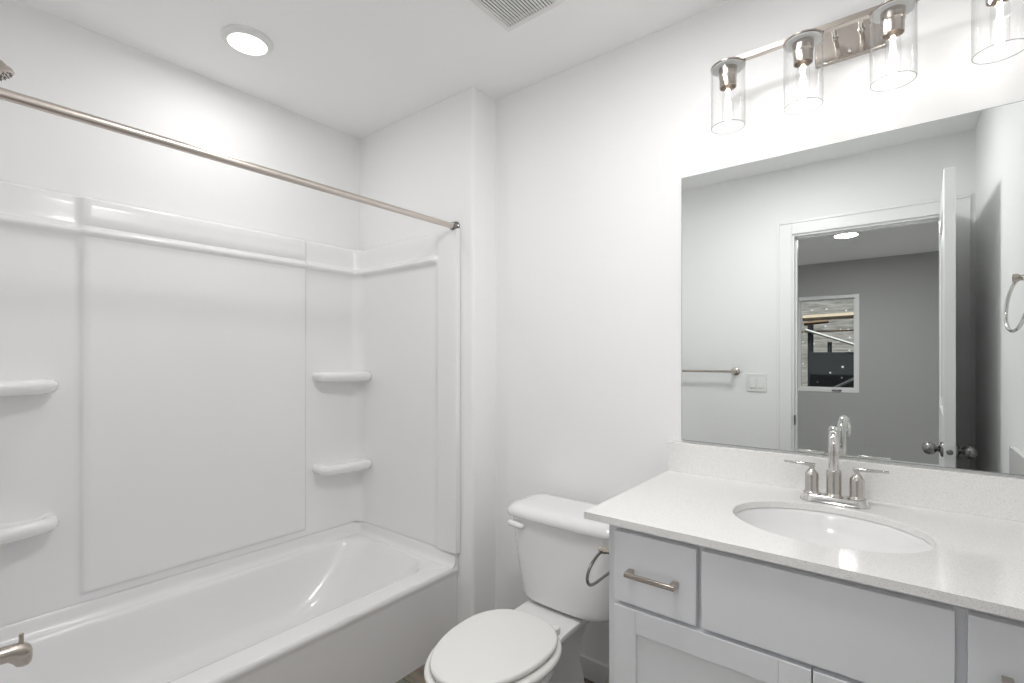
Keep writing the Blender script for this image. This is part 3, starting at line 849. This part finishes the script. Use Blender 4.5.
# ------------------------------------------------------------------ mirror
mir_ = thing('wall_mirror', 'large frameless mirror above the vanity reflecting the doorway', 'mirror', (-0.15, YB, 0.98))
mx0, mx1, mz0, mz1 = -0.596, 0.285, 0.980, 1.889
obj('glass_body', box(B(), mx0, mx1, YB - 0.0065, YB - 0.0005, mz0, mz1), M_mirror_edge, mir_, bevel=0.0006)
bm = B(); e = 0.0015
v = [bm.verts.new(p) for p in ((mx0+e, YB-0.0068, mz0+e), (mx1-e, YB-0.0068, mz0+e), (mx1-e, YB-0.0068, mz1-e), (mx0+e, YB-0.0068, mz1-e))]
bm.faces.new(v); obj('silvered_face', bm, M_mirror, mir_)

# ------------------------------------------------------------------ vanity light
vl = thing('vanity_light', 'four-lamp nickel vanity light with clear glass cylinder shades above mirror', 'wall light', (-0.113, YB, 2.18))
LY = 1.575
sx = [-0.411, -0.213, -0.0150, 0.1785]
bm = B(); prism(bm, [(-0.198, YB - 0.020), (-0.028, YB - 0.020), (-0.028, YB - 0.0005), (-0.198, YB - 0.0005)], 2.122, 2.238)
obj('back_plate', bm, M_fixture, vl, bevel=0.004, seg=3)
bm = B(); box(bm, sx[0] - 0.012, sx[3] + 0.012, LY - 0.009, LY + 0.009, 2.1535, 2.1695); obj('bar', bm, M_fixture, vl, bevel=0.001)
for x in (-0.143, -0.083):
    bm = B(); lathe(bm, [(0.0055, 0), (0.0055, 0.045), (0.0085, 0.046), (0.0085, 0.054), (0.0055, 0.055), (0.0055, YB - 0.020 - LY - 0.009)], (x, LY + 0.009, 2.1615), (0, 1, 0), 18)
    obj('arm', bm, M_chrome, vl)
bm = B(); lathe(bm, [(0.005, 0), (0.005, 0.010), (0.003, 0.013), (0, 0.013)], (-0.113, YB - 0.020, 2.136), (0, -1, 0), 14); obj('cap_nut', bm, M_chrome, vl)
for x in sx:
    bm = B(); lathe(bm, [(0.049, 0), (0.049, 0.003), (0.047, 0.005), (0.012, 0.006)], (x, LY, 2.1475), (0, 0, 1), 40); obj('shade_cap', bm, M_fixture, vl)
    bm = B(); ro, ri = 0.0480, 0.0458
    lathe(bm, [(ro, 2.1470), (ro, 1.968), (ro - 0.0006, 1.9665), (ri + 0.0006, 1.9665), (ri, 1.968), (ri, 2.1470)], (x, LY, 0), (0, 0, 1), 48, cap0=False, cap1=False)
    gs = obj('glass_shade', bm, M_glass, vl, label='clear glass cylinder shade')
    bm = B(); tube(bm, [(x + (ro+ri)/2*math.cos(2*PI*i/40), LY + (ro+ri)/2*math.sin(2*PI*i/40), 1.9668) for i in range(40)], 0.0008, 6, closed=True)
    obj('shade_rim_tint', bm, M_rim_tint, gs)
    bm = B(); lathe(bm, [(0.0262, 2.1465), (0.0457, 2.1465), (0.0457, 2.1440), (0.0262, 2.1440)], (x, LY, 0), (0, 0, 1), 40, cap0=False, cap1=False)  # white colour stands in for the reflection under the cap
    obj('cap_reflection_disc', bm, M_white_plastic, gs, label='white disc for the bright reflection under the cap')
    bm = B(); lathe(bm, [(0.0, 0), (0.0258, 0.0), (0.0258, 0.027), (0.0245, 0.028), (0.0238, 0.030), (0.0238, 0.060), (0.0225, 0.061), (0.0215, 0.060), (0.0205, 0.040), (0.0, 0.040)], (x, LY, 2.1470), (0, 0, -1), 32)
    obj('socket', bm, M_fixture, vl)
    bm = B(); lathe(bm, [(0.0125, 2.104), (0.0128, 2.088), (0.0155, 2.074), (0.0165, 2.060), (0.0165, 2.000), (0.0155, 1.988), (0.012, 1.980), (0.006, 1.976), (0.0, 1.975)], (x, LY, 0), (0, 0, 1), 28, cap0=False, cap1=False)
    bulb = obj('bulb', bm, M_bulbglass, vl)
    bm = B()
    for k in range(4):
        a = k*PI/2 + 0.5
        tube(bm, [(x + 0.0035*math.cos(a), LY + 0.0035*math.sin(a), 2.082), (x + 0.0075*math.cos(a), LY + 0.0075*math.sin(a), 1.998)], 0.0012, 8)
    obj('filament', bm, M_fil, bulb, label='glowing filament strips')
    ld = bpy.data.lights.new('bulb_light', 'POINT'); ld.energy = P_BULB; ld.color = (1.0, 0.99, 0.975); ld.shadow_soft_size = 0.011
    lo = link(bpy.data.objects.new('bulb_light', ld)); lo.location = (x, LY, 2.052)
    lo.parent = vl; lo.matrix_parent_inverse = Matrix.Translation(-vl.location)

# ------------------------------------------------------------------ towel bar, switch, rings, outlet
tb = thing('towel_bar', 'nickel towel bar on the wall left of doorway, seen in mirror', 'towel bar', (-1.12, YF, 1.175))
for x in (-0.853, -1.40):
    bm = B(); lathe(bm, [(0.027, 0), (0.027, 0.005), (0.023, 0.009), (0.012, 0.013), (0.0095, 0.025), (0.0095, 0.045), (0.015, 0.052), (0.017, 0.062), (0.014, 0.071), (0.0, 0.074)], (x, YF, 1.175), (0, 1, 0), 28)
    obj('post', bm, M_nickel, tb, angle=50)
bm = B(); tube(bm, [(-1.40, YF + 0.060, 1.175), (-0.853, YF + 0.060, 1.175)], 0.0075, 16); obj('bar', bm, M_nickel, tb)

sw = thing('light_switch', 'white double rocker switch plate beside the doorway, seen in mirror', 'light switch', (-0.726, YF, 1.105))
obj('plate', box(B(), -0.784, -0.668, YF + 0.0003, YF + 0.006, 1.048, 1.162), M_white_plastic, sw, bevel=0.002)
for x in (-0.749, -0.703):
    bm = B()
    loft(bm, [[(x-0.0165, YF+0.006, 1.072), (x+0.0165, YF+0.006, 1.072), (x+0.0165, YF+0.006, 1.138), (x-0.0165, YF+0.006, 1.138)],
              [(x-0.0155, YF+0.012, 1.073), (x+0.0155, YF+0.012, 1.073), (x+0.0155, YF+0.0075, 1.137), (x-0.0155, YF+0.0075, 1.137)]])
    obj('rocker', bm, M_white_plastic, sw, bevel=0.0008)

ot = thing('wall_outlet', 'white wall outlet low on the bedroom wall, seen in mirror', 'outlet', (-0.30, BY, 0.27))
obj('plate', box(B(), -0.335, -0.265, BY + 0.0003, BY + 0.006, 0.213, 0.328), M_bedwall_dim, ot, bevel=0.002)  # white plate drawn in the bedroom's dimmed grey
for z in (0.250, 0.291):
    bm = B(); prism(bm, rrect(-0.317, -0.283, 0, 0.030, 0.010, 5), BY + 0.006, BY + 0.008)
    for vtx in bm.verts: vtx.co = Vector((vtx.co.x, vtx.co.z, z - 0.015 + vtx.co.y))
    obj('receptacle', bm, M_bedwall_dim, ot)

trg = thing('towel_ring', 'round nickel towel ring on the right wall, seen in mirror', 'towel ring', (XR, 1.375, 1.50))
bm = B(); lathe(bm, [(0.026, 0), (0.026, 0.005), (0.022, 0.009), (0.010, 0.013), (0.008, 0.030), (0.012, 0.036), (0.012, 0.046), (0.0, 0.048)], (XR, 1.375, 1.497), (-1, 0, 0), 26); obj('post', bm, M_nickel, trg)
bm = B(); R0 = 0.077
pts = []
for i in range(48):
    a = 2*PI*i/48; u = -math.cos(a)*R0    # u along the hanging direction
    pts.append((XR - 0.030 - (R0 - u)*0.10 + math.sin(a)*R0*0.16, 1.375 + math.sin(a)*R0, 1.497 - R0 + u))
tube(bm, pts, 0.0048, 12, closed=True); obj('ring', bm, M_chrome, trg, angle=70)

tp = thing('paper_holder', 'open nickel wire paper holder on the left side of vanity', 'toilet paper holder', (VX0, 1.21, 0.735))
bm = B(); lathe(bm, [(0.022, -0.001), (0.022, 0.004), (0.018, 0.008), (0.008, 0.012), (0.0065, 0.040), (0.009, 0.050), (0.011, 0.060), (0.009, 0.068), (0, 0.070)], (VX0, 1.212, 0.736), (-1, 0, 0), 22); obj('post', bm, M_nickel, tp, angle=50)
xt = VX0 - 0.060
pts = [(1.212, .734), (1.200, .7325), (1.183, .729), (1.166, .723), (1.151, .715), (1.139, .706), (1.132, .696), (1.129, .686), (1.1315, .676), (1.138, .668), (1.148, .6625), (1.161, .6595), (1.175, .6585), (1.20, .6585), (1.25, .6585), (1.295, .6585), (1.300, .661), (1.302, .667)]
bm = B(); tube(bm, [(xt, y, z) for y, z in pts], 0.0042, 12); obj('wire', bm, M_dknickel, tp, angle=70)
